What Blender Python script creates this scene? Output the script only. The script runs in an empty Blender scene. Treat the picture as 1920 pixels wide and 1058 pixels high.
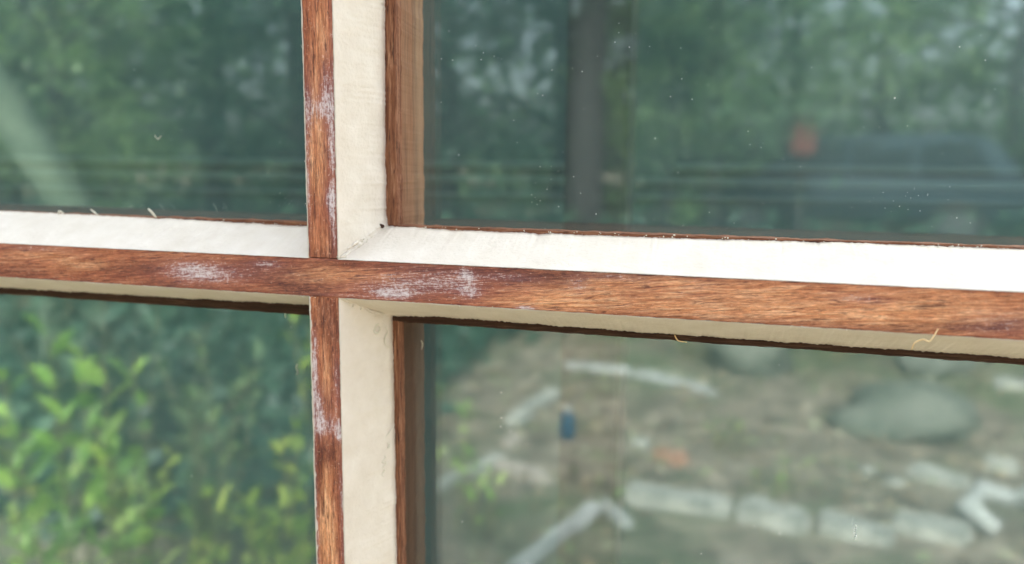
import bpy, bmesh, math, random
from mathutils import Vector, Matrix, noise
R = math.radians
rnd = random.Random(11)
scene = bpy.context.scene
C = scene.collection

# ------------------------------------------------------------------ camera
cam = bpy.data.cameras.new('camera')
cam.sensor_width = 36; cam.lens = 1503.4 / 1920 * 36
cam.clip_start = 0.01; cam.clip_end = 400
co = bpy.data.objects.new('camera', cam); C.objects.link(co)
yaw, pitch, roll = R(15.712), R(8.602), R(0.624)
f = Vector((-math.sin(yaw) * math.cos(pitch), math.cos(yaw) * math.cos(pitch), -math.sin(pitch)))
r0 = Vector((math.cos(yaw), math.sin(yaw), 0)); u0 = r0.cross(f)
rr = math.cos(roll) * r0 + math.sin(roll) * u0
uu = -math.sin(roll) * r0 + math.cos(roll) * u0
M = Matrix((rr, uu, -f)).transposed().to_4x4(); M.translation = Vector((0.15333, -0.27552, 0.04566))
co.matrix_world = M
cam.dof.use_dof = True; cam.dof.focus_distance = 0.295; cam.dof.aperture_fstop = 6.6
scene.camera = co

# ------------------------------------------------------------------ sky, sun, exposure
SUN_EL, SUN_AZ = 40, 176         # sun behind the raised backdrop wall: the window is shaded, the garden lit (azimuth from -Y towards +X)
w = bpy.data.worlds.new('World'); scene.world = w; w.use_nodes = True
nt = w.node_tree; nt.nodes.clear()
sky = nt.nodes.new('ShaderNodeTexSky'); sky.sky_type = 'NISHITA'; sky.sun_disc = False
sky.sun_elevation = R(SUN_EL); sky.sun_rotation = R(180 - SUN_AZ)
sky.air_density = 1.0; sky.dust_density = 6.0; sky.ozone_density = 1.0
hs = nt.nodes.new('ShaderNodeHueSaturation'); hs.inputs['Saturation'].default_value = 0.42
bg = nt.nodes.new('ShaderNodeBackground'); bg.inputs['Strength'].default_value = 0.15
wo = nt.nodes.new('ShaderNodeOutputWorld')
nt.links.new(sky.outputs[0], hs.inputs['Color']); nt.links.new(hs.outputs[0], bg.inputs[0]); nt.links.new(bg.outputs[0], wo.inputs[0])
sl = bpy.data.lights.new('sun', 'SUN'); sl.energy = 1.05; sl.angle = R(10); sl.color = (1, .94, .86)
so = bpy.data.objects.new('sun', sl); C.objects.link(so)
sd = Vector((math.sin(R(SUN_AZ)) * math.cos(R(SUN_EL)), -math.cos(R(SUN_AZ)) * math.cos(R(SUN_EL)), math.sin(R(SUN_EL))))
so.rotation_euler = sd.to_track_quat('Z', 'Y').to_euler()
scene.view_settings.view_transform = 'Standard'; scene.view_settings.look = 'None'
scene.view_settings.gamma = 1; scene.view_settings.use_curve_mapping = False
scene.view_settings.exposure = 2.72
scene.cycles.max_bounces = 10; scene.cycles.transparent_max_bounces = 16
scene.cycles.use_denoising = True

# ------------------------------------------------------------------ helpers
def mesh(name, verts, faces, mat, parent=None, smooth=False):
    me = bpy.data.meshes.new(name); me.from_pydata(verts, [], faces); me.update()
    if mat: me.materials.append(mat)
    if smooth: me.polygons.foreach_set('use_smooth', [True] * len(me.polygons))
    o = bpy.data.objects.new(name, me); C.objects.link(o)
    if parent: attach(o, parent)
    return o
def from_bm(name, bm, mat, parent=None, smooth=False):
    bmesh.ops.recalc_face_normals(bm, faces=bm.faces)
    me = bpy.data.meshes.new(name); bm.to_mesh(me); bm.free(); me.materials.append(mat)
    if smooth: me.polygons.foreach_set('use_smooth', [True] * len(me.polygons))
    o = bpy.data.objects.new(name, me); C.objects.link(o)
    if parent: attach(o, parent)
    return o
def attach(o, p):
    o.parent = p; o.matrix_parent_inverse = Matrix.Translation(-p.location) if p.type == 'EMPTY' and not any(p.rotation_euler) else Matrix.Identity(4)
def tag(o, label=None, cat=None, group=None, kind=None):
    if label: o['label'] = label
    if cat: o['category'] = cat
    if group: o['group'] = group
    if kind: o['kind'] = kind
    return o
def empty(name, loc, rz=0):
    e = bpy.data.objects.new(name, None); C.objects.link(e); e.location = loc; e.rotation_euler = (0, 0, rz); e.empty_display_size = .05
    return e
def box(bm, x0, x1, y0, y1, z0, z1, bev=0, seg=1):
    r = bmesh.ops.create_cube(bm, size=1)
    for v in r['verts']:
        v.co = Vector(((x0 + x1) / 2 + v.co.x * (x1 - x0), (y0 + y1) / 2 + v.co.y * (y1 - y0), (z0 + z1) / 2 + v.co.z * (z1 - z0)))
    if bev:
        es = list({e for v in r['verts'] for e in v.link_edges})
        bmesh.ops.bevel(bm, geom=es, offset=bev, segments=seg, affect='EDGES')
def tube(pts, rads, n=6, squash=1.0):
    """verts, faces of a closed tube through pts"""
    V, F = [], []
    pts = [Vector(p) for p in pts]
    up = Vector((.3, .2, 1)).normalized()
    for i, p in enumerate(pts):
        t = (pts[min(i + 1, len(pts) - 1)] - pts[max(i - 1, 0)]).normalized()
        a = t.cross(up)
        if a.length < .1: a = t.cross(Vector((1, 0, 0)))
        a.normalize(); b = t.cross(a)
        for k in range(n):
            an = 2 * math.pi * k / n
            V.append(p + rads[i] * (math.cos(an) * a + squash * math.sin(an) * b))
    for i in range(len(pts) - 1):
        for k in range(n):
            F.append((i * n + k, i * n + (k + 1) % n, (i + 1) * n + (k + 1) % n, (i + 1) * n + k))
    F.append(tuple(range(n))[::-1]); F.append(tuple(range((len(pts) - 1) * n, len(pts) * n)))
    return V, F
def nz(x, y, z): return noise.noise(Vector((x, y, z)))
def fbm(x, y, z, o=4): return noise.fractal(Vector((x, y, z)), 1.0, 2.0, o)

# ------------------------------------------------------------------ material helpers
class NT:
    def __init__(s, name):
        s.m = bpy.data.materials.new(name); s.m.use_nodes = True; s.t = s.m.node_tree; s.t.nodes.clear()
        s.out = s.n('ShaderNodeOutputMaterial')
    def n(s, t, **kw):
        nd = s.t.nodes.new(t)
        for k, v in kw.items(): setattr(nd, k, v)
        return nd
    def put(s, sock, v):
        if isinstance(v, bpy.types.NodeSocket): s.t.links.new(v, sock)
        elif v is not None: sock.default_value = v
    def coord(s): return s.n('ShaderNodeTexCoord').outputs['Object']
    def map(s, v, scale=(1, 1, 1), rot=(0, 0, 0), loc=(0, 0, 0)):
        nd = s.n('ShaderNodeMapping'); s.put(nd.inputs[0], v); nd.inputs['Scale'].default_value = scale
        nd.inputs['Rotation'].default_value = rot; nd.inputs['Location'].default_value = loc; return nd.outputs[0]
    def noise(s, v, scale=1, detail=4, rough=.5, dist=0):
        nd = s.n('ShaderNodeTexNoise'); s.put(nd.inputs['Vector'], v); nd.inputs['Scale'].default_value = scale
        nd.inputs['Detail'].default_value = detail; nd.inputs['Roughness'].default_value = rough; nd.inputs['Distortion'].default_value = dist
        return nd.outputs[0]
    def ramp(s, v, stops):
        nd = s.n('ShaderNodeValToRGB'); s.put(nd.inputs[0], v); e = nd.color_ramp.elements
        while len(e) > 1: e.remove(e[-1])
        for i, (p, c) in enumerate(stops):
            k = e[0] if i == 0 else e.new(p)
            k.position = p; k.color = (c if hasattr(c, '__len__') else (c, c, c)) + (1,) if not (hasattr(c, '__len__') and len(c) == 4) else c
        return nd.outputs[0]
    def math(s, op, a, b=None, clamp=False):
        nd = s.n('ShaderNodeMath', operation=op, use_clamp=clamp); s.put(nd.inputs[0], a)
        if b is not None: s.put(nd.inputs[1], b)
        return nd.outputs[0]
    def mix(s, fac, a, b, mode='MIX'):
        nd = s.n('ShaderNodeMix', data_type='RGBA', blend_type=mode)
        s.put(nd.inputs[0], fac)
        for i, v in ((6, a), (7, b)):
            if isinstance(v, tuple) and len(v) == 3: v = v + (1,)
            s.put(nd.inputs[i], v)
        return nd.outputs[2]
    def attr(s, name): return s.n('ShaderNodeAttribute', attribute_name=name).outputs['Fac']
    def bump(s, h, strength=.3, dist=.001):
        nd = s.n('ShaderNodeBump'); s.put(nd.inputs['Height'], h); nd.inputs['Strength'].default_value = strength
        nd.inputs['Distance'].default_value = dist; return nd.outputs[0]
    def pbr(s, col, rough=.6, normal=None, spec=.5, metal=0):
        nd = s.n('ShaderNodeBsdfPrincipled')
        if isinstance(col, tuple) and len(col) == 3: col = col + (1,)
        s.put(nd.inputs['Base Color'], col); s.put(nd.inputs['Roughness'], rough); s.put(nd.inputs['Normal'], normal)
        nd.inputs['Specular IOR Level'].default_value = spec; nd.inputs['Metallic'].default_value = metal
        s.t.links.new(nd.outputs[0], s.out.inputs[0]); return s.m

def mottled(name, c0, c1, scale=8, rough=.8, bump=.3, dist=.002, spec=.3):
    k = NT(name); v = k.coord(); n1 = k.noise(v, scale, 6, .6)
    return k.pbr(k.mix(k.ramp(n1, [(.35, 0.), (.65, 1.)]), c0, c1), rough, k.bump(k.noise(v, scale * 4, 5), bump, dist), spec)

def wood(name, axis, tilt=0., dull=False):
    """bare stained hardwood: long fibres, short dark pores, sanded pale patches and chalky filler residue"""
    k = NT(name); v = k.coord()
    rot = (0, R(tilt), 0)
    def st(al, ac):                      # stretched coordinates: al per metre along the grain, ac across
        v1 = k.map(v, rot=rot) if tilt else v
        return k.map(v1, scale=(al, ac, ac) if axis == 'x' else (ac, ac, al))
    fibre = k.noise(st(60, 1000), 1, 7, .72, .5)
    fine = k.noise(st(340, 2000), 1, 4, .75)
    pore = k.noise(st(110, 1250), 1.0, 3, .6, .8)
    band = k.noise(st(14, 170), 1, 4, .55, .8)
    cloud = k.noise(v, 55, 4, .6)
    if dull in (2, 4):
        g_ = .22 if dull == 4 else 1.0  # the low factor puts the shade under the crossing bar into the colour
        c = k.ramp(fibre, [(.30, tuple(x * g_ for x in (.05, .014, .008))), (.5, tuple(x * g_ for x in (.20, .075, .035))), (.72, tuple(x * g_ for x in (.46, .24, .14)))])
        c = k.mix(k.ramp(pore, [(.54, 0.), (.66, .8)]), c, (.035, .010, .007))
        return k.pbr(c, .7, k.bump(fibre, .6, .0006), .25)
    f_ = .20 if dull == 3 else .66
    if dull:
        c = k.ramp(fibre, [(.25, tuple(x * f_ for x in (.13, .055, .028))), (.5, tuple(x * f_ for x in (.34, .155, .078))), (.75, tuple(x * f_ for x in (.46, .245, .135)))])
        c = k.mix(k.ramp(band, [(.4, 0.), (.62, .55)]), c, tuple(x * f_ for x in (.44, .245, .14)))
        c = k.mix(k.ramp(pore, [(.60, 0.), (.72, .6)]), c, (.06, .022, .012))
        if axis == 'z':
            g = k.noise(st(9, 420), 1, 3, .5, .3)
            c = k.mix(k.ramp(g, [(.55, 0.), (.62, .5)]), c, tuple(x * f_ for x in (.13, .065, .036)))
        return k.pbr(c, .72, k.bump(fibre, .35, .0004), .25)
    c = k.ramp(fibre, [(.30, (.10, .022, .015)), (.43, (.27, .068, .034)), (.56, (.45, .145, .072)), (.72, (.70, .35, .21))])
    c = k.mix(k.ramp(band, [(.38, 0.), (.7, .45)]), c, (.42, .15, .055))
    sanded = k.attr('sanded'); dark = k.attr('dark'); white = k.attr('residue')
    pale = k.ramp(fibre, [(.30, (.35, .115, .050)), (.47, (.64, .275, .125)), (.68, (.85, .50, .29))])
    sm = k.math('MULTIPLY', sanded, k.ramp(k.math('ADD', k.math('MULTIPLY', cloud, .6), k.math('MULTIPLY', fibre, .5)), [(.32, .35), (.62, 1.)]))
    c = k.mix(sm, c, pale)
    dcol = k.ramp(fibre, [(.32, (.03, .007, .008)), (.68, (.17, .045, .034))])
    c = k.mix(k.math('MULTIPLY', dark, k.ramp(fine, [(.3, 1.), (.7, .45)])), c, dcol)
    c = k.mix(k.ramp(pore, [(.55, 0.), (.66, .8)]), c, (.075, .018, .014))
    c = k.mix(1.0, c, k.ramp(fine, [(.32, (.62, .58, .58)), (.5, (1., 1., 1.)), (.68, (1.4, 1.36, 1.34))]), 'MULTIPLY')
    # chalky residue caught between the fibres
    grit = k.noise(v, 900, 3, .7)
    wm = k.math('ADD', k.math('ADD', fine, k.math('MULTIPLY', fibre, .8)), k.math('MULTIPLY', grit, .7))
    wm = k.math('MULTIPLY', k.math('SUBTRACT', wm, 1.25), 2.2)
    wm = k.math('MULTIPLY', k.math('SUBTRACT', k.math('ADD', wm, k.math('MULTIPLY', white, 1.0)), .62), 1.5, True)
    wm = k.math('MULTIPLY', wm, k.ramp(white, [(.02, .0), (.2, .9)]))
    c = k.mix(k.ramp(white, [(.0, 0.), (.8, .42)]), c, (.30, .13, .14))
    c = k.mix(wm, c, (.72, .64, .66))
    # light raised fibres and grit scattered everywhere
    c = k.mix(k.ramp(grit, [(.60, 0.), (.74, .5)]), c, (.70, .42, .30))
    h = k.math('ADD', k.math('MULTIPLY', fibre, .7), k.math('MULTIPLY', fine, .5))
    return k.pbr(c, k.ramp(fine, [(.3, .48), (.7, .72)]), k.bump(h, .7, .0006), .3)

def putty_mat():
    k = NT('putty'); v = k.coord()
    n1 = k.noise(v, 90, 5, .6); n2 = k.noise(v, 650, 4, .65); n3 = k.noise(v, 28, 3, .5)
    c = k.ramp(n1, [(.3, (.625, .545, .455)), (.6, (.68, .605, .52)), (.8, (.73, .66, .58))])
    vo = k.n('ShaderNodeTexVoronoi'); k.put(vo.inputs['Vector'], v); vo.inputs['Scale'].default_value = 330
    pit = k.math('MULTIPLY', k.ramp(vo.outputs['Distance'], [(.03, 1.), (.10, 0.)]), k.ramp(n3, [(.52, 0.), (.62, .45)]))
    c = k.mix(pit, c, (.36, .30, .22))
    h = k.math('ADD', k.math('MULTIPLY', n2, .55), k.math('ADD', k.math('MULTIPLY', n1, 1.0), k.math('MULTIPLY', pit, -.5)))
    return k.pbr(c, .55, k.bump(h, .5, .0011), .35)

def glass_mat():
    k = NT('window_glass'); v = k.coord()
    gl = k.n('ShaderNodeBsdfGlossy'); gl.inputs['Roughness'].default_value = 0.034; gl.inputs['Color'].default_value = (.88, .98, 1, 1)
    tr = k.n('ShaderNodeBsdfTransparent'); tr.inputs['Color'].default_value = (.93, .985, .965, 1)
    lw = k.n('ShaderNodeLayerWeight'); lw.inputs['Blend'].default_value = .5
    fac = k.math('ADD', k.math('MULTIPLY', k.math('POWER', lw.outputs['Facing'], 3), .6), GLASS_R)
    mx = k.n('ShaderNodeMixShader'); k.put(mx.inputs[0], fac); k.t.links.new(tr.outputs[0], mx.inputs[1]); k.t.links.new(gl.outputs[0], mx.inputs[2])
    df = k.n('ShaderNodeBsdfDiffuse'); df.inputs['Color'].default_value = (.60, .70, .68, 1)
    sm = k.noise(v, 9, 5, .6); sm2 = k.noise(k.map(v, scale=(40, 40, 9)), 4, 4, .6)
    dust = k.math('MULTIPLY', k.ramp(sm, [(.3, .3), (.75, 1.2)]), k.math('ADD', k.math('MULTIPLY', sm2, .035), .022))
    m2 = k.n('ShaderNodeMixShader'); k.put(m2.inputs[0], dust); k.t.links.new(mx.outputs[0], m2.inputs[1]); k.t.links.new(df.outputs[0], m2.inputs[2])
    k.t.links.new(m2.outputs[0], k.out.inputs[0]); return k.m
GLASS_R = .105

def leaf_mat(name, stops, trans=.35):
    k = NT(name)
    g = k.n('ShaderNodeNewGeometry')
    c = k.ramp(g.outputs['Random Per Island'], stops)
    d = k.n('ShaderNodeBsdfDiffuse'); t = k.n('ShaderNodeBsdfTranslucent'); k.put(d.inputs[0], c); k.put(t.inputs[0], c)
    mx = k.n('ShaderNodeMixShader'); mx.inputs[0].default_value = trans
    k.t.links.new(d.outputs[0], mx.inputs[1]); k.t.links.new(t.outputs[0], mx.inputs[2])
    gl = k.n('ShaderNodeBsdfGlossy'); gl.inputs['Roughness'].default_value = .45
    m2 = k.n('ShaderNodeMixShader'); m2.inputs[0].default_value = .05
    k.t.links.new(mx.outputs[0], m2.inputs[1]); k.t.links.new(gl.outputs[0], m2.inputs[2]); k.t.links.new(m2.outputs[0], k.out.inputs[0])
    return k.m

M_H = wood('hardwood_across', 'x', 5.0)
M_V = wood('hardwood_upright', 'z')
M_IH = wood('inner_wood_across', 'x', dull=True)
M_IV = wood('inner_wood_upright', 'z', dull=True)
M_LH = wood('lip_wood_across', 'x', dull=2)
M_LV = wood('lip_wood_upright', 'z', dull=2)
M_LD = wood('lip_wood_shaded', 'x', dull=4)  # darkened copy of the lip wood, carrying the shade under the bar
M_IVd = wood('inner_wood_dark', 'z', dull=3)  # same wood in a darker tone, for the lower moulding
M_P = putty_mat(); M_G = glass_mat()
M_shav = mottled('shaving', (.70, .66, .55), (.60, .54, .43), 300)
M_fib = mottled('wood_fibre', (.72, .45, .20), (.80, .62, .36), 300)
M_dust = mottled('dust', (.72, .74, .70), (.5, .52, .5), 900)

# ------------------------------------------------------------------ the window sash
DG, GT = .0243, .004            # where the putty ends;
GY = .0460                      # glass face behind the bar faces, glass thickness
AV, AH = .0065, .00755          # half widths of the upright and the crossing bar
XL, XR, ZB, ZT = -.45, .45, -.35, .35
sash = empty('window_sash', (0, .03, ZB - .05))
tag(sash, 'stripped brown wooden window sash with four panes bedded in cream putty', 'window')

def gauss(spots, s, t):
    """sum of soft ellipses (s0, t0, rs, rt, amp), mm"""
    r = 0
    for s0, t0, rs, rt, a in spots:
        d = ((s - s0) / rs) ** 2 + ((t - t0) / rt) ** 2
        if d < 6: r += a * math.exp(-d)
    return r

def bar(name, axis, s0, s1, half, y0, mat, sanded, dark, residue, parent, seed):
    """front tongue of a glazing bar, fine grid on its face so that the wear is carried by the face itself"""
    n = int((s1 - s0) / .0006); na = 24
    V, F = [], []; A = {'sanded': [], 'dark': [], 'residue': []}
    for i in range(n + 1):
        s = s0 + (s1 - s0) * i / n
        e0 = .00016 * fbm(s * 260, seed, 0) + .00010 * nz(s * 1400, seed, 2)
        e1 = .00016 * fbm(s * 260, seed, 5) + .00010 * nz(s * 1400, seed, 8)
        for j in range(na + 1):
            q = j / na * 2 - 1
            t = half * q + (e1 * max(0, q) ** 4 - e0 * max(0, -q) ** 4)
            edge = max(0, abs(q) - .93) / .07
            y = y0 + .00035 * edge ** 2 + .00006 * nz(s * 60, t * 900, seed) + .00010 * nz(s * 25, t * 60, seed + 3)
            V.append((s, y, t) if axis == 'x' else (t, y, s))
            sm, tm = s * 1000, t * 1000
            A['sanded'].append(min(1, max(0, 1.15 * gauss(sanded, sm, tm) + .30 * fbm(s * 30, t * 110, seed))))
            A['dark'].append(min(1, max(0, 1.15 * gauss(dark, sm, tm) + .34 * fbm(s * 34, t * 140, seed + 7))))
            er = max(0, abs(q) - .72) * 1.6 * max(0, .25 + fbm(s * 60, q * 2, seed + 40)) if axis == 'z' else max(0, abs(q) - .8) * 1.0 * max(0, fbm(s * 60, q * 2, seed + 40))
            A['residue'].append(min(1, max(0, er + gauss(residue, sm, tm) + .20 * max(0, fbm(s * 45, t * 130, seed + 20) - .35))))
    m = na + 1
    for i in range(n):
        for j in range(na):
            a = i * m + j; q4 = (a, a + 1, a + m + 1, a + m)
            F.append(q4 if axis == 'x' else q4[::-1])
    # sides and back
    b0 = len(V)
    for i in (0, n):
        s = s0 + (s1 - s0) * i / n
        for j in (0, na):
            t = half * (j / na * 2 - 1)
            V.append((s, DG + GT + .002, t) if axis == 'x' else (t, DG + GT + .002, s))
            for k in A: A[k].append(0)
    lo = [i * m for i in range(n + 1)]; hi = [i * m + na for i in range(n + 1)]
    for i in range(n):
        pass
    F.append(tuple([b0, b0 + 2] + lo[::-1])); F.append(tuple([b0 + 3, b0 + 1] + hi))
    F.append(tuple([b0 + 1, b0] + list(range(0, m)))); F.append(tuple([b0 + 2, b0 + 3] + list(range(n * m + na, n * m - 1, -1))))
    F.append((b0, b0 + 1, b0 + 3, b0 + 2))
    o = mesh(name, V, F, mat, parent)
    for k, vals in A.items():
        at = o.data.attributes.new(k, 'FLOAT', 'POINT'); at.data.foreach_set('value', vals)
    return o

def inner(name, axis, s0, s1, mat, parent, hw=.0203, back=.0622, hb=.0168, seed=0, y0=.0243, top=0.):
    """room-side moulding of a bar, behind the glass: a lip and a tapering body"""
    prof = [(-.0150, y0), (-hw + .0003, y0 + .0001), (-hw, y0 + .0006), (-hb - .0002, back - .0006), (-hb + .0006, back)]
    prof = prof + [(-a - top, b) for a, b in prof[::-1]]
    n = int((s1 - s0) / .001); V, F = [], []; m = len(prof)
    for i in range(n + 1):
        s = s0 + (s1 - s0) * i / n
        for j, (t, y) in enumerate(prof):
            d = .00036 * fbm(s * 150, j * 1.7, seed) + .00012 * nz(s * 700, j * 1.7, seed)
            V.append((s, y + d * .3, t + d * (1 if t > 0 else -1)) if axis == 'x' else (t + d * (1 if t > 0 else -1), y + d * .3, s))
    for i in range(n):
        for j in range(m):
            a, b = i * m + j, i * m + (j + 1) % m
            F.append((a, b, b + m, a + m) if axis == 'z' else (a, a + m, b + m, b))
    F.append(tuple(range(m))); F.append(tuple(range(n * m, n * m + m))[::-1])
    return mesh(name, V, F, mat, parent)

hs_sand = [(-115, .3, 14, 2.6, .9), (3, 1.5, 19, 4, .75), (82, -4.3, 17, 2.6, .8), (118, 1.5, 26, 5, .85), (157, -1.7, 42, 5.5, .9), (214, -.5, 26, 5, .85), (180, 1, 75, 8, .5), (110, 0, 40, 8, .25), (-165, 2, 20, 4, .4), (-140, 3.5, 22, 2.2, .35)]
hs_dark = [(-144, -4.5, 20, 3, .6), (-85, -.6, 14, 5, .6), (-30, 2, 22, 5, .75), (-11, -4.4, 16, 3, .7), (20, 5.5, 25, 2, .5), (78, 4.6, 24, 2.4, .9), (46, -2, 20, 4, .5), (60, 6, 60, 1.6, .5), (120, 6.8, 40, 1.2, .45), (170, -6.2, 40, 1.6, .5), (225, -4.4, 12, 1.5, 1.0), (236, -2, 10, 1.8, .8), (-60, -6.5, 40, 1.5, .5)]
hs_res = [(-62, -.3, 13, 5.5, .58), (-46, -1, 14, 4.5, .45), (-25, 4.4, 8, 1.6, .6), (29, -4.6, 7, 1.5, 1.1), (24, -3, 20, 3.6, .42), (45, 1.7, 20, 4.5, .45), (58.5, 4.2, 2.6, 2.2, .7), (60, -2.5, 5, 3, .55), (81, -6.9, 4, .8, 1.2), (76, 4, 12, 1.8, .5), (100, 2.5, 4, 3.6, .5), (112, 6, 12, 1.2, .5), (193, 3, 9, 1.6, .55), (236, -2.5, 12, 4.5, .5), (-140, 6, 20, 1.2, .55), (8, -6.6, 20, .8, .4), (-55, 0, 26, 6, .28), (45, 0, 34, 7, .30), (-20, 1, 20, 6, .16), (130, 3, 40, 4, .14)]
bar('glazing_bar', 'x', XL, XR, AH, 0, M_H, hs_sand, hs_dark, hs_res, sash, 1.3)['label'] = 'brown bar running across, chalky on the left and orange on the right'
vu_sand = [(95, 1, 24, 3, .5), (53, -1, 13, 3, .6), (35, -2, 12, 3, .5), (75, -2, 20, 2, .4), (14, 0, 8, 3, .4)]
vu_dark = [(20, 4, 14, 2, .5), (9, 0, 3, 6, .6), (85, -5, 30, 1.5, .5)]
vu_res = [(71, 3.2, 12, 2.6, .62), (65, -4.6, 10, 1.6, .6), (65, .4, 4, 4, .55), (49, 4.9, 16, 1.6, .75), (31, 4, 3.4, 2, 1.1), (40, -5.6, 26, .9, .6), (26, 3.6, 5, 1.2, .6), (18, 5, 12, 1, .6), (100, 5.6, 30, .7, .4), (62, 1, 14, 6, .30), (30, 2, 16, 4, .22)]
bar('glazing_bar', 'z', AH + .0004, ZT, AV, .0004, M_V, vu_sand, vu_dark, vu_res, sash, 4.1)['label'] = 'upright brown bar above the crossing'
vl_sand = [(-41, .2, 9, 2, .8), (-108, -1.2, 22, 3, 1.1), (-88, -1, 10, 1.8, .8), (-130, -1, 20, 3.6, .9)]
vl_dark = [(-16, .5, 12, 5, .8), (-30, 4, 16, 2.5, .5), (-71, -1, 6, 5.5, .9), (-80, 4, 12, 2, .7), (-82, -4.5, 12, 2, .7), (-52, 1.5, 6, 3, .4)]
vl_res = [(-25, -4.6, 7, 1.4, .7), (-38, -5, 9, 1.5, .95), (-51, -4.4, 5, 2.2, .9), (-60, 1, 4.5, 6, .62), (-59, -4, 5, 2, .8), (-40, 4.6, 10, 1.3, .6), (-62, 5, 4, 1.4, .9), (-85, 5.4, 20, .9, .6), (-100, -5.7, 40, .8, .6), (-115, 5.4, 20, .8, .5), (-50, 0, 14, 7, .28)]
bar('glazing_bar', 'z', ZB, -AH - .0001, AV, .0004, M_V, vl_sand, vl_dark, vl_res, sash, 9.7)['label'] = 'upright brown bar below the crossing'
inner('rebate_lip', 'x', XL, XR, M_LH, sash, hw=.0150, hb=.0149, back=.0304, seed=2, top=-.0042)['label'] = 'thin faded brown wood edge along the top bead'
inner('rebate_lip', 'x', XL, XR, M_LD, sash, hw=.0206, hb=.0203, back=.0303, seed=3, y0=.0245, top=.0070)['label'] = 'ragged wood edge under the crossing bar, coloured near black for shade'
inner('rebate_lip', 'z', ZB, ZT, M_LV, sash, hw=.0204, hb=.0202, back=.0305, seed=7, y0=.0246)['label'] = 'narrow red brown wood edge showing along the putty, upright'
inner('inner_moulding', 'x', XL, XR, M_IH, sash, hw=.0196, hb=.0160, seed=2, y0=.0300, top=.0006)
inner('inner_moulding', 'z', .0004, ZT, M_IV, sash, hw=.0200, hb=.0168, seed=7, y0=.0301)['label'] = 'faded brown upright moulding behind the upper panes'
inner('inner_moulding', 'z', ZB, -.0004, M_IVd, sash, hw=.0200, hb=.0164, seed=9, y0=.0301)['label'] = 'darker brown upright moulding behind the lower panes'

def interp(tab, s):
    if s <= tab[0][0]: return tab[0][1]
    for (a, va), (b, vb) in zip(tab, tab[1:]):
        if s <= b: return va + (vb - va) * (s - a) / (b - a)
    return tab[-1][1]

def bead(axis, sign, s0, s1, half, tab, lip, seed, parent, rough=1.0, label=None):
    """a sloping fillet of putty between bar face and glass; tab = (s mm, reach on the glass mm)"""
    n = int((s1 - s0) / .0006); na = 11; V, F = [], []
    for i in range(n + 1):
        s = s0 + (s1 - s0) * i / n
        b = interp(tab, s * 1000) / 1000 + 1.5 * rough * (.00020 * fbm(s * 120, seed, 1) + .00018 * fbm(s * 900, seed, 4, 3))
        if nz(s * 170, seed, 31) > .52: b -= .0045 * (nz(s * 170, seed, 31) - .52) * rough
        lp = lip * (.55 + .9 * max(-.4, fbm(s * 190, seed, 9))) + .00008 * nz(s * 1500, seed, 3)
        for j in range(na + 1):
            q = 0 if j == 0 else (.012, .05)[j - 1] if j < 3 else (j - 2) / (na - 2)
            if j == 0: t, y = half - lp, -.00012
            else:
                t = half + .0001 + (b - half) * q
                y = .0003 + (DG - .0003) * q
                bul = .00035 * math.sin(math.pi * q) + .00022 * fbm(s * 70, q * 2.2, seed) + .00010 * nz(s * 420, q * 14, seed)
                if j == na: bul *= .25
                L = math.hypot(b - half, DG)
                t += bul * DG / L; y -= bul * (b - half) / L
                if j == na: y = min(y, DG - .00005)
            V.append((s, y, sign * t) if axis == 'x' else (sign * t, y, s))
        V.append((s, DG + .0003, sign * (b - .0006)) if axis == 'x' else (sign * (b - .0006), DG + .0003, s))
        V.append((s, DG + .0003, sign * (half - .001)) if axis == 'x' else (sign * (half - .001), DG + .0003, s))
    m = na + 3
    flip = (axis == 'x') == (sign > 0)
    for i in range(n):
        for j in range(m):
            a, c = i * m + j, i * m + (j + 1) % m
            q4 = (a, c, c + m, a + m)
            F.append(q4 if flip else q4[::-1])
    F.append(tuple(range(m))); F.append(tuple(range(n * m, n * m + m)))
    o = mesh('putty_bead', V, F, M_P, parent, True)
    if label: o['label'] = label
    return o
E1 = AV - .0002
bead('x', 1, E1, XR, AH, [(10, 18.9), (20, 18.8), (45, 18.1), (130, 18.0), (190, 18.6), (245, 18.5)], .00010, 1, sash, label='bright white bead on top of the crossing bar, right of the upright')
bead('x', 1, XL, -E1, AH, [(-170, 19.4), (-120, 18.9), (-80, 18.6), (-30, 17.6), (-5, 17.4)], .00010, 2, sash, label='bright white bead on top of the crossing bar, left of the upright')
bead('x', -1, E1, XR, AH, [(5, 18.6), (22, 18.0), (40, 17.2), (120, 18), (240, 18)], .00022, 3, sash, 1.3, label='shaded beige bead under the crossing bar, right of the upright')
bead('x', -1, XL, -E1, AH, [(-180, 17.2), (-90, 16.6), (-30, 15.9), (-5, 15.7)], .00022, 4, sash, 1.5, label='shaded beige bead under the crossing bar, left of the upright')
bead('z', 1, AH + .0002, ZT, AV, [(12, 17.6), (20, 16.4), (24, 15.6), (58, 15.6), (107, 16.3), (150, 16.5)], .00022, 5, sash, label='cream bead beside the upright bar in the upper right pane')
bead('z', 1, ZB, -AH - .0002, AV, [(-150, 18.6), (-127, 18.5), (-70, 18.3), (-20, 17.8), (-10, 18.2)], .00025, 6, sash, label='cream bead beside the upright bar in the lower right pane, with loose curls on it')
bead('z', -1, AH + .0002, ZT, AV, [(0, 14.0), (120, 14.0)], .00045, 7, sash)
bead('z', -1, ZB, -AH - .0002, AV, [(-150, 14.0), (0, 14.0)], .00085, 8, sash)

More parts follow.
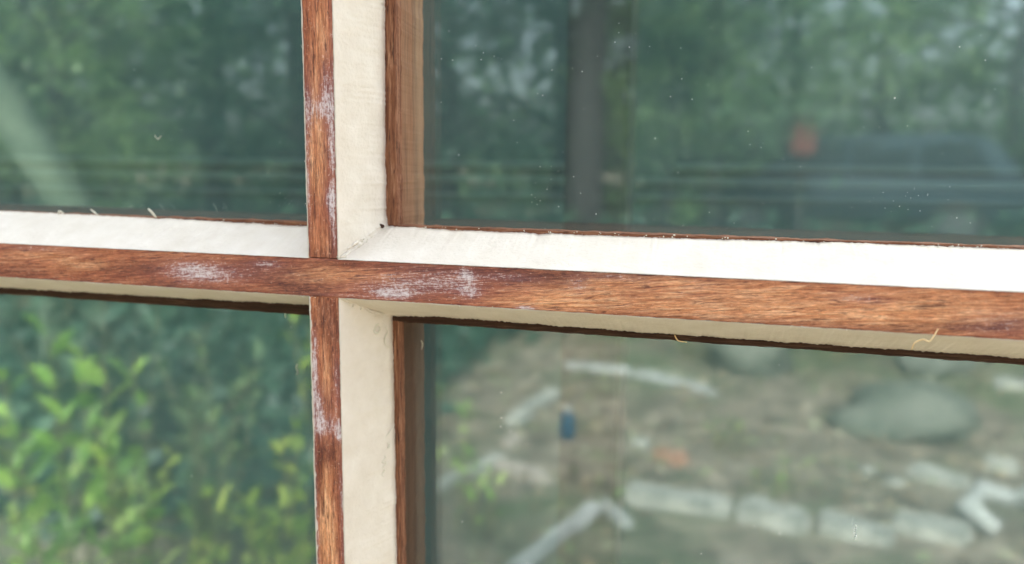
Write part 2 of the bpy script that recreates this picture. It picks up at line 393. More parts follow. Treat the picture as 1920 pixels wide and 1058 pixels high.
# ridges of smeared putty along the inner mitres
def ridge(p0, p1, r, seed, n=46):
    p0, p1 = Vector(p0), Vector(p1); P, Rr = [], []
    for i in range(n + 1):
        q = i / n; p = p0.lerp(p1, q)
        P.append(p + Vector((.00055 * fbm(q * 7, seed, 0), .0003 * fbm(q * 9, seed, 3), .00055 * fbm(q * 7, seed, 6))))
        Rr.append(max(.00012, 1.5 * r * (.55 + .7 * abs(fbm(q * 9, seed, 9))) * (1 - .7 * abs(q * 2 - 1) ** 4)))
    V, F = tube(P, Rr, 7)
    return mesh('putty_ridge', V, F, M_P, sash, True)
# two overlapping smears above, one below the crossing
ridge((.0072, .0006, .0082), (.0160, DG - .001, .0184), .0009, 1)
ridge((.0085, .0035, .0112), (.0152, DG - .003, .0196), .0007, 2)
ridge((.0070, .0008, -.0080), (.0178, DG - .001, -.0178), .0007, 3)
ridge((.0100, .0080, -.0112), (.0172, DG - .006, -.0175), .0005, 4)

# panes
def pane(x0, x1, z0, z1, label):
    bm = bmesh.new(); box(bm, x0, x1, GY, GY + GT, z0, z1)
    o = from_bm('glass_pane', bm, M_G, sash); o['label'] = label
    return o
g = AH + .0006; gv = AV + .0006
pane(XL, -gv, g, ZT, 'upper left pane mirroring dark green trees and a pale leaning trunk')
pane(gv, XR, g, ZT, 'upper right pane mirroring dark trees, bits of sky and a parked vehicle')
pane(XL, -gv, ZB, -g, 'lower left pane mirroring a bright leafy bush')
pane(gv, XR, ZB, -g, 'lower right pane mirroring bare earth, stones and pale pavers')
# outer members that carry the bars (beyond the picture's edges)
for x0, x1 in ((XL - .05, XL), (XR, XR + .05)):
    bm = bmesh.new(); box(bm, x0, x1, 0, .0622, ZB - .05, ZT + .05, .002, 2); from_bm('stile', bm, M_V, sash)
for z0, z1 in ((ZB - .0499, ZB), (ZT, ZT + .0499)):
    bm = bmesh.new(); box(bm, XL + .0002, XR - .0002, .0003, .0619, z0, z1, .002, 2); from_bm('rail', bm, M_H, sash)

# ------------------------------------------------------------------ dim backdrop wall, rails and post behind the panes
k = NT('inside_veil'); v = k.coord()
M_in = k.pbr(k.mix(k.noise(v, 3, 4), (.020, .052, .054), (.027, .063, .064)), .8, None, .2)  # teal in the wall colour supplies the hazy veil over the panes
M_rail = mottled('inside_rail', (.046, .086, .082), (.040, .078, .074), 12, .7, .1)
M_groove = mottled('inside_groove', (.016, .040, .040), (.019, .044, .044), 12, .8, .1)
M_post = mottled('inside_post', (.008, .018, .020), (.010, .021, .023), 14, .8, .1)
wc, wd = Vector((-.10, .63, 0)), Vector((math.cos(R(10.2)), math.sin(R(10.2)), 0))
wl, wr = wc - wd * 1.0, wc + wd * .78
iw = None
def wall_box():
    bm = bmesh.new(); box(bm, -1.0, .74, 0, .06, -1.2, .86)  # wall made tall enough to keep the sun off the window
    bmesh.ops.rotate(bm, verts=bm.verts, cent=(0, 0, 0), matrix=Matrix.Rotation(R(10.2), 3, 'Z'))
    bmesh.ops.translate(bm, verts=bm.verts, vec=(wc.x, wc.y, 0))
    return from_bm('backdrop_wall', bm, M_in)
iw = wall_box(); tag(iw, 'dim green wall seen through the panes, raised to shade the window', 'wall', kind='structure')
wrot = R(10.2)
def wall_strip(name, t0, t1, z0, z1, th, mat):
    bm = bmesh.new(); box(bm, t0, t1, -th, 0, z0, z1, min(th, z1 - z0) * .2)
    bmesh.ops.rotate(bm, verts=bm.verts, cent=(0, 0, 0), matrix=Matrix.Rotation(wrot, 3, 'Z'))
    bmesh.ops.translate(bm, verts=bm.verts, vec=(wc.x, wc.y, 0))
    return from_bm(name, bm, mat, iw)
for t0, t1 in ((-.95, .115), (.185, .70)):
    wall_strip('moulding', t0, t1, .037, .045, .006, M_rail)
    wall_strip('moulding', t0, t1, .029, .0365, .003, M_groove)
wall_strip('moulding', -.95, .70, .020, .0285, .004, M_rail)
wall_strip('moulding', -.95, .70, .003, .0075, .004, M_rail)
bm = bmesh.new(); box(bm, .019, .068, .35, .40, -1.2, .80, .003, 2)
po = from_bm('inside_post', bm, M_post); tag(po, 'dark upright post standing just inside the right hand panes', 'post')

# ------------------------------------------------------------------ small debris on the sash
def thread(name, pts, r, mat, label, cat, n=6, squash=1, smooth_n=6):
    P = [Vector(p) / 1000 for p in pts]; Q = []
    for i in range(len(P) - 1):                       # Catmull-Rom
        a, b, c, d = P[max(i - 1, 0)], P[i], P[i + 1], P[min(i + 2, len(P) - 1)]
        for kx in range(smooth_n):
            t = kx / smooth_n
            Q.append(.5 * ((2 * b) + (c - a) * t + (2 * a - 5 * b + 4 * c - d) * t * t + (3 * b - a - 3 * c + d) * t ** 3))
    Q.append(P[-1]); L = len(Q)
    Rr = [1.25 * r / 1000 * (.45 + .55 * math.sin(math.pi * min(1, (i + .6) / L) ** .8)) * (1 + .25 * nz(i * .9, r * 40, 1)) for i in range(L)]
    V, F = tube(Q, Rr, n, squash)
    o = mesh(name, V, F, mat, None, True); tag(o, label, cat); return o
dg = DG * 1000; gg = GY * 1000
thread('wood_splinter', [(215.6, -.8, -5.2), (213.5, -1.2, -9.2), (211.6, -.6, -9.0), (209.2, -1.0, -10.2), (208.6, -.4, -12.6)], .22, M_fib, 'yellow bent wood splinter on the crossing bar near the right edge', 'splinter')
thread('putty_curl', [(15.2, 17, -20.5), (14.0, 16, -21.2), (13.9, 15.2, -23.0), (15.0, 15.4, -23.9), (15.8, 16.4, -22.8), (15.3, 17.2, -21.6)], .42, M_shav, 'ring shaped putty curl just below the crossing in the lower right pane', 'putty curl')
thread('putty_curl', [(16.8, 19.5, -22.0), (17.4, 20.6, -24.2), (16.4, 19.6, -26.8), (16.6, 19.8, -29.2), (17.6, 20.6, -30.8), (18.3, 21.5, -29.4)], .22, M_shav, 'thin wavy putty curl hanging under the ring shaped curl', 'putty curl')
thread('putty_curl', [(18.6, 22.8, -64.5), (17.2, 20.6, -67.5), (15.6, 18.6, -70.2), (15.2, 17.8, -72.4)], .20, M_shav, 'fine straight putty thread half way down the lower cream bead', 'putty curl')
thread('putty_curl', [(15.6, 18.2, -76.5), (16.4, 19.2, -77.6), (15.2, 17.6, -79.2), (16.6, 19.4, -80.2), (15.4, 17.8, -81.8), (16.2, 18.8, -83.2), (15.2, 17.7, -84.6), (15.9, 18.4, -86.0)], .26, M_shav, 'squiggly putty curl low on the lower cream bead', 'putty curl')
thread('putty_curl', [(16.8, 20.2, -71.6), (17.5, 21, -72.8), (16.9, 20.2, -73.6), (17.7, 21.2, -74.2)], .28, M_shav, 'short putty crumb roll beside the fine thread on the lower cream bead', 'putty curl')
thread('putty_sliver', [(-148.6, dg - .2, 18.8), (-147.2, dg - 1.2, 20.6), (-145.2, dg - .6, 19.4)], .34, M_shav, 'pale putty sliver bent on the left end of the top bead', 'putty sliver')
thread('putty_sliver', [(-129.6, dg - 1.0, 21.8), (-128, dg - .6, 20.4), (-126.2, dg - .3, 19.0)], .32, M_shav, 'thin grey putty sliver leaning on the glass, second from the left edge', 'putty sliver')
thread('putty_sliver', [(-98.2, dg - 1.4, 23.0), (-97, dg - .8, 21.4), (-95.2, dg - .3, 19.0)], .42, M_shav, 'white putty sliver leaning on the glass, third from the left edge', 'putty sliver')
thread('fibre', [(-50.0, gg - .3, -20.4), (-47.4, gg - .6, -20.7), (-45.9, gg - .4, -23.2), (-45.2, gg - .5, -27.0)], .22, M_shav, 'pale fibre dangling under the crossing bar in the lower left pane', 'fibre')
thread('fibre', [(-40.0, gg - .3, -48.6), (-40.5, gg - .5, -50.4), (-39.8, gg - .4, -52.4), (-40.6, gg - .4, -53.4)], .2, M_shav, 'tiny white fibre stuck to the lower left pane', 'fibre')
thread('fibre', [(-111.5, gg - .3, 55.6), (-109.8, gg - .4, 53.8), (-108.9, gg - .3, 54.6), (-107.6, gg - .4, 55.4)], .13, M_shav, 'tiny tick shaped fibre stuck to the upper left pane', 'fibre')
thread('fibre', [(132.6, dg - .8, -17.8), (133.0, dg - .9, -19.0), (134.2, dg - .5, -20.3), (137.2, dg - .4, -20.6)], .2, M_fib, 'pale splinter poking out below the bead right of the middle', 'fibre')
thread('fibre', [(21.6, gg - .2, -33), (22.4, gg - .3, -34.5), (21.8, gg - .2, -37)], .12, M_shav, 'hair thin fibre on the glass beside the lower inner wood', 'fibre')
bm = bmesh.new(); bmesh.ops.create_icosphere(bm, subdivisions=2, radius=.0011)
for vv in bm.verts: vv.co = Vector((vv.co.x * 1.5, vv.co.y * .6, vv.co.z * .7)) * (1 + .3 * nz(*(vv.co * 1500)))
gr = from_bm('dark_putty_hole', bm, M_LD); gr.location = (.0152, .0205, .0192); gr.rotation_euler = (0, .4, 0)  # dark lump added where the putty has a small shadowy hole
tag(gr, 'dark lump standing for a small hole in the putty corner above the crossing', 'hole')
# fluff and crumbs along the bead edges, dust specks on the panes: nobody could count them
def crumbs(name, spots, mat, label, cat):
    bm = bmesh.new()
    for x, y, z, r in spots:
        mm = Matrix.Translation((x, y, z)) @ Matrix.Rotation(rnd.uniform(0, 6), 4, Vector((rnd.uniform(-1, 1), rnd.uniform(-1, 1), 1)).normalized()) @ Matrix.Diagonal((rnd.uniform(.6, 1.5), rnd.uniform(.5, 1), rnd.uniform(.5, 1), 1))
        rs = bmesh.ops.create_icosphere(bm, subdivisions=1, radius=r, matrix=mm)
        for vv in rs['verts']: vv.co += Vector([rnd.uniform(-.3, .3) * r for _ in range(3)])
    o = from_bm(name, bm, mat); tag(o, label, cat, kind='stuff'); return o
S = []
for i in range(90):                                   # above the top bead
    x = rnd.choice([rnd.uniform(25, 245), rnd.uniform(25, 245), rnd.uniform(205, 240), rnd.uniform(-150, -10)])
    S.append((x / 1000, DG - rnd.uniform(.0001, .0012), (18.4 + rnd.uniform(-.5, .9)) / 1000, rnd.uniform(.00012, .0004)))
for i in range(60):                                   # bead lips and fluff below the crossing bar
    x = rnd.uniform(-150, 240); S.append((x / 1000, rnd.uniform(-.0003, .0001), (-AH * 1000 + rnd.uniform(-.4, .3)) / 1000, rnd.uniform(.00010, .00026)))
for i in range(70):                                   # round the crossing
    q = rnd.random(); S.append((.0072 + .0095 * q + rnd.gauss(0, .0012), .001 + .021 * q - .0012, (.0082 + .0105 * q) * (1 if i % 2 else -1) + rnd.gauss(0, .0008), rnd.uniform(.00014, .0004)))
for i in range(60):
    z = rnd.uniform(-130, 100); S.append(((AV if rnd.random() < .5 else -AV) + rnd.gauss(0, .0002), .0001, z / 1000, rnd.uniform(.0001, .00024)))
crumbs('putty_crumbs', S, M_shav, 'loose cream putty crumbs along the edges of the beads and bars', 'crumbs')
S = []
for i in range(260):
    x = rnd.uniform(-.19, .24); z = rnd.uniform(-.13, .11)
    if i < 130: x, z = rnd.uniform(.03, .24), rnd.uniform(.022, .10)
    S.append((x, GY - .0001, z, abs(rnd.gauss(0, .00008)) + .00005))
for cx, cz, nn, sp in ((.075, .033, 16, .008), (.21, .034, 14, .010), (-.045, .028, 10, .004), (.055, .087, 6, .003)):
    for i in range(nn): S.append((cx + rnd.gauss(0, sp), GY - .0001, cz + rnd.gauss(0, sp * .5), rnd.uniform(.00008, .0002)))
for z in range(-99, -93): S.append((.2037 + rnd.uniform(-.0004, .0004), GY - .0002, z / 1000, .0004))
crumbs('dust_specks', S, M_dust, 'tiny pale dust specks stuck to the window panes', 'dust')

# ------------------------------------------------------------------ the garden that the panes mirror (it lies in front of the window)
GZ = -1.15
k = NT('garden_earth'); v = k.coord()
n1 = k.noise(v, 1.3, 6, .6, .4); n2 = k.noise(v, 7, 6, .65); n3 = k.noise(v, 2.6, 4, .6)
c = k.mix(k.ramp(n2, [(.35, 0.), (.68, 1.)]), (.085, .070, .052), (.37, .30, .225))
c = k.mix(k.ramp(n1, [(.47, 0.), (.61, .8)]), c, (.095, .125, .06))
c = k.mix(k.ramp(n3, [(.60, 0.), (.70, .7)]), c, (.40, .34, .27))
M_ground = k.pbr(c, .9, k.bump(n2, .6, .03), .2)
V, F = [], []
nx, ny = 90, 90
for j in range(ny + 1):
    for i in range(nx + 1):
        x = (i / nx * 2 - 1); y = (j / ny * 2 - 1)
        X = math.copysign(abs(x) ** 2.2, x) * 120; Y = math.copysign(abs(y) ** 2.2, y) * 120 - 4
        V.append((X, Y, GZ + (.05 * fbm(X * .8, Y * .8, 3) if abs(X) < 30 and abs(Y) < 30 else 0)))
for j in range(ny):
    for i in range(nx):
        a = j * (nx + 1) + i; F.append((a, a + 1, a + nx + 2, a + nx + 1))
tag(mesh('ground', V, F, M_ground, None, True), 'bare brown earth with mossy patches in front of the window', 'ground', kind='structure')

def gz(x, y): return GZ + .05 * fbm(x * .8, y * .8, 3)
# pavers and edging stones
M_pav = mottled('pale_paver', (.24, .24, .21), (.48, .46, .40), 14, .85, .4, .004)
M_brick = mottled('orange_brick', (.34, .17, .11), (.44, .26, .18), 20, .85, .4, .004)
M_stone = mottled('grey_stone', (.12, .125, .10), (.20, .20, .17), 6, .85, .6, .02)
M_tan = mottled('tan_stone', (.10, .11, .085), (.19, .19, .155), 7, .85, .6, .02)
M_white = mottled('white_stone', (.32, .32, .30), (.46, .46, .44), 9, .7, .3, .01)
def slab(x, y, rz, lx, ly, lz, mat, name, label, cat, group=None, seed=0):
    bm = bmesh.new(); box(bm, -lx / 2, lx / 2, -ly / 2, ly / 2, 0, lz, .012, 2)
    bmesh.ops.subdivide_edges(bm, edges=[e for e in bm.edges if e.calc_length() > .05], cuts=3, use_grid_fill=True)
    for vv in bm.verts: vv.co += Vector((nz(*(vv.co * 22 + Vector((seed, 0, 0)))), nz(*(vv.co * 22 + Vector((0, seed, 4)))), nz(*(vv.co * 22 + Vector((9, 0, seed)))))) * .016
    o = from_bm(name, bm, mat); o.location = (x, y, gz(x, y) - .015); o.rotation_euler = (rnd.uniform(-.05, .05), rnd.uniform(-.05, .05), rz)
    return tag(o, label, cat, group)
def rock(x, y, rx, ry, rz_, mat, name, label, seed, sink=.25, group=None, cat='stone'):
    bm = bmesh.new(); bmesh.ops.create_icosphere(bm, subdivisions=3, radius=1)
    for vv in bm.verts:
        d = 1 + .42 * fbm(vv.co.x * 1.6 + seed, vv.co.y * 1.3, vv.co.z * 1.3)
        vv.co = Vector((vv.co.x * rx * d, vv.co.y * ry * d, vv.co.z * rz_ * d))
    o = from_bm(name, bm, mat, None, True); o.location = (x, y, gz(x, y) + rz_ * (1 - 2 * sink) * .9)
    return tag(o, label, cat, group)
PG = 'pale pavers edging the bed'
for i, (x, y, rz, lx, ly, lab) in enumerate([
    (0.00, -2.34, .10, .36, .13, 'long pale paver at the left end of the edging row'),
    (.315, -2.28, .35, .22, .13, 'pale paver second from the left in the edging row'),
    (.565, -2.26, .25, .22, .13, 'pale paver third from the left in the edging row'),
    (.80, -2.34, .30, .22, .15, 'pale paver at the right end of the edging row'),
    (.955, -2.96, .55, .20, .13, 'pale paver lying alone behind the edging row'),
    (1.24, -3.20, .4, .12, .10, 'half paver behind the lone paver'),
    (1.63, -4.45, .1, .17, .14, 'small square paver farthest from the window')]):
    slab(x, y, rz, lx, ly, .06, M_pav, 'paver', lab, 'paver', PG, i * 3.1)
slab(-.06, -2.80, .6, .15, .08, .06, M_brick, 'brick', 'broken orange brick on the earth', 'brick', None, 40)
def edging(i, p, q, w_, mat, lab, h=.045):
    p, q = Vector(p), Vector(q); m_ = (p + q) / 2; d = q - p
    slab(m_.x, m_.y, math.atan2(d.y, d.x), d.length, w_, h, mat, 'edging_stone', lab, 'stone', 'stones edging the bed', i * 5.3)
M_pink = mottled('pinkish_stone', (.38, .32, .27), (.50, .43, .37), 9, .85, .4, .006)
for i, (p, q, w_, mt, lab) in enumerate([
    ((-.90, -2.10), (-.73, -2.64), .075, M_pav, 'long pale edging stone slanting away nearest the bush'),
    ((-.79, -2.98), (-.71, -3.52), .085, M_pav, 'long pale edging stone slanting away, farther from the bush'),
    ((-.74, -2.72), (-.72, -2.90), .07, M_pink, 'short edging stone between the two long slanting ones'),
    ((-.71, -2.56), (-.48, -2.40), .075, M_pink, 'pinkish edging stone lying across'),
    ((-.42, -1.72), (-.27, -2.20), .055, M_white, 'white edging stone closest to the window'),
    ((-.25, -2.24), (-.14, -2.10), .05, M_white, 'short white edging stone meeting the closest one'),
    ((-.80, -4.22), (-.40, -4.16), .10, M_white, 'white kerb stone at the far left of the bed edge'),
    ((-.37, -4.18), (-.12, -4.02), .12, M_white, 'white kerb stone in the middle of the bed edge'),
    ((-.10, -4.00), (.10, -3.80), .08, M_white, 'white kerb stone beside the round boulder')]):
    edging(i, p, q, w_, mt, lab)
for i, (x, y, rx, lab) in enumerate([(1.10, -3.56, .05, 'pebble behind the lone paver'), (.70, -2.95, .035, 'small pale pebble left of the lone paver'), (.78, -2.82, .04, 'small pale pebble in front of the lone paver'), (-.20, -2.98, .045, 'pale pebble near the orange brick')]):
    rock(x, y, rx, rx * .8, rx * .6, M_pav, 'pebble', lab, i * 5.3, .4, group='pebbles on the earth')
rock(.24, -4.45, .27, .22, .25, M_tan, 'boulder', 'round grey boulder behind the white kerb stones', 3, .2)
rock(.95, -3.62, .30, .26, .15, M_tan, 'boulder', 'broad low boulder behind the lone paver', 8, .3)
rock(1.30, -4.75, .20, .20, .16, M_stone, 'boulder', 'dark boulder at the far right of the bed', 15, .2)
V, F = tube([(1.00, -2.38, gz(1, -2.4) + .03), (.92, -2.43, gz(1, -2.4) + .08), (.98, -2.50, gz(1, -2.4) + .12), (1.08, -2.48, gz(1, -2.4) + .10), (1.10, -2.40, gz(1, -2.4) + .16), (1.13, -2.42, gz(1, -2.4) + .20)], [.03, .04, .035, .03, .035, .025], 10)
tag(mesh('white_pipe', V, F, M_white, None, True), 'curled white pipe lying at the end of the pavers', 'pipe')
M_blue = mottled('blue_plastic', (.012, .055, .10), (.018, .075, .13), 10, .4, .05)
bo = empty('blue_bottle', (-.52, -2.95, gz(-.52, -2.95)))
V, F = tube([(-.52, -2.95, gz(-.52, -2.95) + h) for h in (0, .01, .09, .115, .125)], [.030, .034, .034, .022, .016], 14)
mesh('body', V, F, M_blue, bo, True)
V, F = tube([(-.52, -2.95, gz(-.52, -2.95) + h) for h in (.1255, .145)], [.018, .018], 12); mesh('cap', V, F, M_white, bo)
tag(bo, 'small blue plastic bottle standing on the earth', 'bottle')

M_litter = leaf_mat('leaf_litter', [(0, (.10, .07, .045)), (.4, (.24, .17, .10)), (.7, (.40, .31, .20)), (.85, (.18, .26, .09)), (1, (.55, .48, .36))], .1)
def litter():
    rg = random.Random(77); V, F = [], []
    for i in range(5200):
        while True:
            x, y = rg.uniform(-1.6, 2.4), rg.uniform(-6.0, -1.3)
            if nz(x * 1.7, y * 1.7, 5) + .35 * rg.random() > -.02: break
        p = Vector((x, y, gz(x, y) + .006 + .012 * rg.random())); a = rg.uniform(0, 6.28); L_ = rg.uniform(.018, .06)
        d = Vector((math.cos(a), math.sin(a), rg.gauss(0, .3))).normalized(); sd_ = d.cross(Vector((rg.gauss(0, .35), rg.gauss(0, .35), 1))).normalized(); b = len(V)
        V += [p, p + d * L_ * .5 + sd_ * L_ * .3, p + d * L_, p + d * L_ * .5 - sd_ * L_ * .3]; F.append((b, b + 1, b + 2, b + 3))
    tag(mesh('leaf_litter', V, F, M_litter), 'dry leaf litter strewn over the earth among the stones', 'leaf litter', kind='stuff')
litter()
# leafy shrubs close to the window
M_stem = mottled('shrub_stem', (.16, .15, .07), (.24, .20, .11), 30)
L_green = leaf_mat('leaf_green', [(0, (.17, .34, .05)), (.5, (.32, .56, .08)), (.85, (.50, .74, .13)), (1, (.68, .80, .28))])
L_yel = leaf_mat('leaf_yellowgreen', [(0, (.22, .36, .05)), (.5, (.50, .66, .08)), (.9, (.74, .80, .13)), (1, (.80, .82, .25))])
L_dim = leaf_mat('leaf_dull', [(0, (.10, .19, .06)), (.6, (.20, .30, .14)), (1, (.36, .48, .15))])
def leaf(V, F, p, d, up, L, W):
    s = d.cross(up)
    if s.length < .05: s = d.cross(Vector((1, .2, 0)))
    s.normalize(); nrm = s.cross(d).normalized(); b = len(V)
    V += [p, p + d * L * .35 + s * W * .5 + nrm * W * .12, p + d * L * .7 + s * W * .42 + nrm * W * .10, p + d * L - nrm * L * .12, p + d * L * .7 - s * W * .42 + nrm * W * .10, p + d * L * .35 - s * W * .5 + nrm * W * .12, p + d * L * .5 - nrm * W * .05]
    F += [(b, b + 1, b + 6), (b + 1, b + 2, b + 6), (b + 2, b + 3, b + 6), (b + 3, b + 4, b + 6), (b + 4, b + 5, b + 6), (b + 5, b, b + 6)]
def shrub(x, y, h, spread, stems, mat, label, seed, leafL=.075, dens=1.0, low=.15):
    rg = random.Random(seed); e = empty('leafy_shrub', (x, y, gz(x, y)))
    V, F, SV, SF = [], [], [], []
    for k_ in range(stems):
        a = rg.uniform(0, 6.283); lean = rg.uniform(.05, 1) * spread; hh = h * rg.uniform(.6, 1.0)
        base = Vector((x + .06 * math.cos(a), y + .06 * math.sin(a), gz(x, y) - .02))
        tip = Vector((x + lean * math.cos(a), y + lean * math.sin(a), gz(x, y) + hh))
        mid = base.lerp(tip, .5) + Vector((rg.gauss(0, .03), rg.gauss(0, .03), .06))
        pts = [base.lerp(mid, t).lerp(mid.lerp(tip, t), t) for t in [i / 8 for i in range(9)]]
        v_, f_ = tube(pts, [.006 - .0005 * i for i in range(9)], 5); o0 = len(SV); SV += v_; SF += [tuple(i + o0 for i in q) for q in f_]
        nl = int(17 * dens * hh / .8)
        for i in range(nl):
            t = low + (1 - low) * (i + rg.random()) / nl
            p = pts[min(7, int(t * 8))].lerp(pts[min(8, int(t * 8) + 1)], t * 8 - int(t * 8))
            tv = (pts[min(8, int(t * 8) + 1)] - pts[min(7, int(t * 8))]).normalized()
            an = i * 2.4 + rg.random()
            out = Vector((math.cos(an), math.sin(an), rg.uniform(.2, .9))); d = (out + tv * rg.uniform(.3, 1.2)).normalized()
            leaf(V, F, p, d, Vector((rg.gauss(0, .4), rg.gauss(0, .4), 1)).normalized(), leafL * rg.uniform(.4, 1.3), leafL * rg.uniform(.24, .5))
    mesh('stems', SV, SF, M_stem, e)['kind'] = 'stuff'; o = mesh('foliage', V, F, mat, e); o['kind'] = 'stuff'
    tag(e, label, 'shrub', 'shrubs near the window'); return e
shrub(-1.27, -.98, .84, .16, 8, L_green, 'tallest bright green shrub at the far left', 3, .085, .75)
shrub(-1.06, -1.00, .82, .13, 6, L_green, 'bright green shrub next to the tallest one', 5, .085, .75)
shrub(-1.30, -1.45, .66, .22, 8, L_dim, 'dull green shrub behind the bright ones', 6, .07)
shrub(-1.05, -1.32, .76, .20, 7, L_dim, 'dull green twiggy shrub in the middle of the bush', 8, .065)
shrub(-.92, -1.04, .50, .15, 12, L_yel, 'low yellow green shrub at the front of the bush', 9, .07, .8)
shrub(-.74, -1.12, .50, .14, 12, L_yel, 'low yellow green shrub nearest the upright bar', 12, .07, .8)
shrub(-.80, -1.50, .82, .18, 8, L_green, 'slender green shrub at the right side of the bush', 14, .055, .7)
shrub(-.93, -1.75, .80, .20, 8, L_yel, 'thin yellow green shrub at the back of the bush', 17, .06, .6)
shrub(-.72, -1.32, .80, .13, 7, L_green, 'upright green shrub beside the upright bar', 41, .06, .8)
shrub(-.66, -1.20, .54, .12, 11, L_yel, 'yellow green shrub in the right corner of the bush', 42, .07, .8)
shrub(-.80, -1.22, .66, .13, 7, L_yel, 'yellow green shrub of middle height right of the bush centre', 43, .065, .7)
shrub(-1.35, -1.2, .55, .25, 8, L_yel, 'yellow green shrub low at the far left of the bush', 15, .075, .8)
shrub(-.74, -2.05, .58, .08, 2, L_green, 'single leafy sapling right of the bush', 16, .07)
shrub(-.62, -1.95, .24, .10, 5, L_green, 'knee high green seedling among the edging stones', 18, .06)
shrub(.18, -2.95, .13, .20, 9, L_dim, 'small green weed behind the orange brick', 19, .05)
shrub(.30, -2.55, .10, .25, 9, L_green, 'flat green weed behind the edging row', 20, .05)
shrub(-.05, -4.6, .35, .35, 12, L_dim, 'dull green clump behind the white kerb stones', 22, .07)
shrub(.75, -4.9, .4, .4, 14, L_dim, 'dull green clump between the boulders', 23, .07)

T_dark = leaf_mat('tree_leaf_dark', [(0, (.026, .072, .048)), (.6, (.048, .115, .072)), (1, (.095, .18, .10))], .3)
shrub(-2.15, -1.95, .95, .25, 16, T_dark, 'dark shrub hiding the foot of the leaning trunk', 31, .10, 1.5, .05)
shrub(-1.75, -1.75, .85, .30, 14, T_dark, 'dark shrub between the bush and the leaning trunk', 32, .10, 1.4, .05)
# trees
M_bark = mottled('bark', (.022, .022, .021), (.045, .044, .042), 12, .9, .8, .02)
M_pale_bark = mottled('mossy_bark', (.08, .115, .075), (.14, .18, .12), 9, .9, .6, .02)
T_mid = leaf_mat('tree_leaf_mid', [(0, (.05, .11, .062)), (.6, (.10, .18, .09)), (1, (.20, .30, .14))], .35)
T_lit = leaf_mat('tree_leaf_light', [(0, (.13, .25, .07)), (.6, (.20, .30, .14)), (1, (.34, .47, .17))], .4)
def make_tree(name, h, rx, rz, zc, clumps, leaves, size, lm, seed):
    rg = random.Random(seed); e = empty(name, (0, 0, 0)); cs = []
    SV, SF = [], []
    def add(pts, rads, n=7):
        v_, f_ = tube(pts, rads, n); o0 = len(SV); SV.extend(v_); SF.extend([tuple(i + o0 for i in q) for q in f_])
    add([(0, 0, -.1), (.02, .01, h * .25), (-.04, .05, h * .5), (.03, -.03, h * .75), (0, 0, h * .95)], [h * .028, h * .022, h * .017, h * .01, h * .003], 9)
    for i in range(clumps):
        while True:
            q = Vector((rg.uniform(-1, 1), rg.uniform(-1, 1), rg.uniform(-1, 1)))
            if .2 < q.length < 1: break
        cs.append(Vector((q.x * rx, q.y * rx, zc + q.z * rz)))
    for c_ in cs[:14]:
        z0 = max(h * .2, min(h * .85, c_.z - .5)); s = Vector((0, 0, z0)); m_ = s.lerp(c_, .5) + Vector((0, 0, .15))
        add([s, m_, c_], [h * .009, h * .006, h * .002], 5)
    V, F = [], []
    for c_ in cs:
        cr = rg.uniform(.28, .62) * rx / 1.6
        for i in range(leaves):
            p = c_ + Vector((rg.gauss(0, cr * .55), rg.gauss(0, cr * .55), rg.gauss(0, cr * .4)))
            d = Vector((rg.gauss(0, 1), rg.gauss(0, 1), rg.gauss(-.2, .6))).normalized(); s = d.cross(Vector((rg.gauss(0, .3), rg.gauss(0, .3), 1))).normalized()
            L = size * rg.uniform(.6, 1.3); b = len(V)
            V += [p, p + d * L * .5 + s * L * .28, p + d * L, p + d * L * .5 - s * L * .28]; F.append((b, b + 1, b + 2, b + 3))
    mesh('trunk', SV, SF, M_bark, e); o = mesh('crown', V, F, lm, e); o['kind'] = 'stuff'
    return e
def copy_tree(e):
    c_ = e.copy(); C.objects.link(c_)
    for ch in list(e.children):
        d = ch.copy(); C.objects.link(d); d.parent = c_; d.matrix_parent_inverse = Matrix.Identity(4)
    return c_
protos = [make_tree('broadleaf_tree', 6.5, 1.9, 2.6, 3.4, 70, 100, .12, T_dark, 1), make_tree('broadleaf_tree', 5.5, 1.7, 2.2, 2.9, 60, 100, .115, T_mid, 2),
          make_tree('broadleaf_tree', 4.6, 1.5, 1.9, 2.5, 50, 100, .11, T_lit, 3), make_tree('broadleaf_tree', 8.5, 2.1, 2.6, 5.6, 70, 95, .125, T_dark, 4)]
spots = [  # x, y, kind, scale, label
    (-8.2, -7.2, 0, 1.0, 'dark tree at the far left of the garden'), (-6.3, -6.2, 1, .85, 'mid green tree left of the leaning trunk'),
    (-6.9, -9.4, 0, 1.1, 'tall dark tree behind the leaning trunk'), (-4.9, -8.2, 0, 1.0, 'dark tree beside the upright bar mirrored left'),
    (-5.2, -5.0, 2, .62, 'small light green tree nearest the leaning trunk'), (-3.6, -9.8, 0, 1.05, 'dark dense tree left of the bare trunk'),
    (-1.6, -9.0, 3, 1.0, 'tall bare trunked tree in the middle'), (-2.5, -11.8, 0, 1.15, 'dark tree behind the bare trunk'),
    (-.2, -10.6, 1, 1.0, 'mid green tree right of the bare trunk'), (.9, -13.6, 2, 1.15, 'light green tree left behind the vehicle'),
    (-.75, -10.2, 2, .8, 'small light green tree left of the vehicle'), (2.6, -16.0, 2, 1.3, 'light green tree straight behind the vehicle'),
    (4.4, -14.6, 1, 1.05, 'mid green tree right behind the vehicle'), (6.6, -15.0, 0, 1.05, 'dark tree at the far right of the garden'),
    (-10.5, -11.5, 2, 1.5, 'light green tree farthest left'), (-.9, -16.5, 0, 1.25, 'tall dark tree farthest behind the bare trunk')]
used = set()
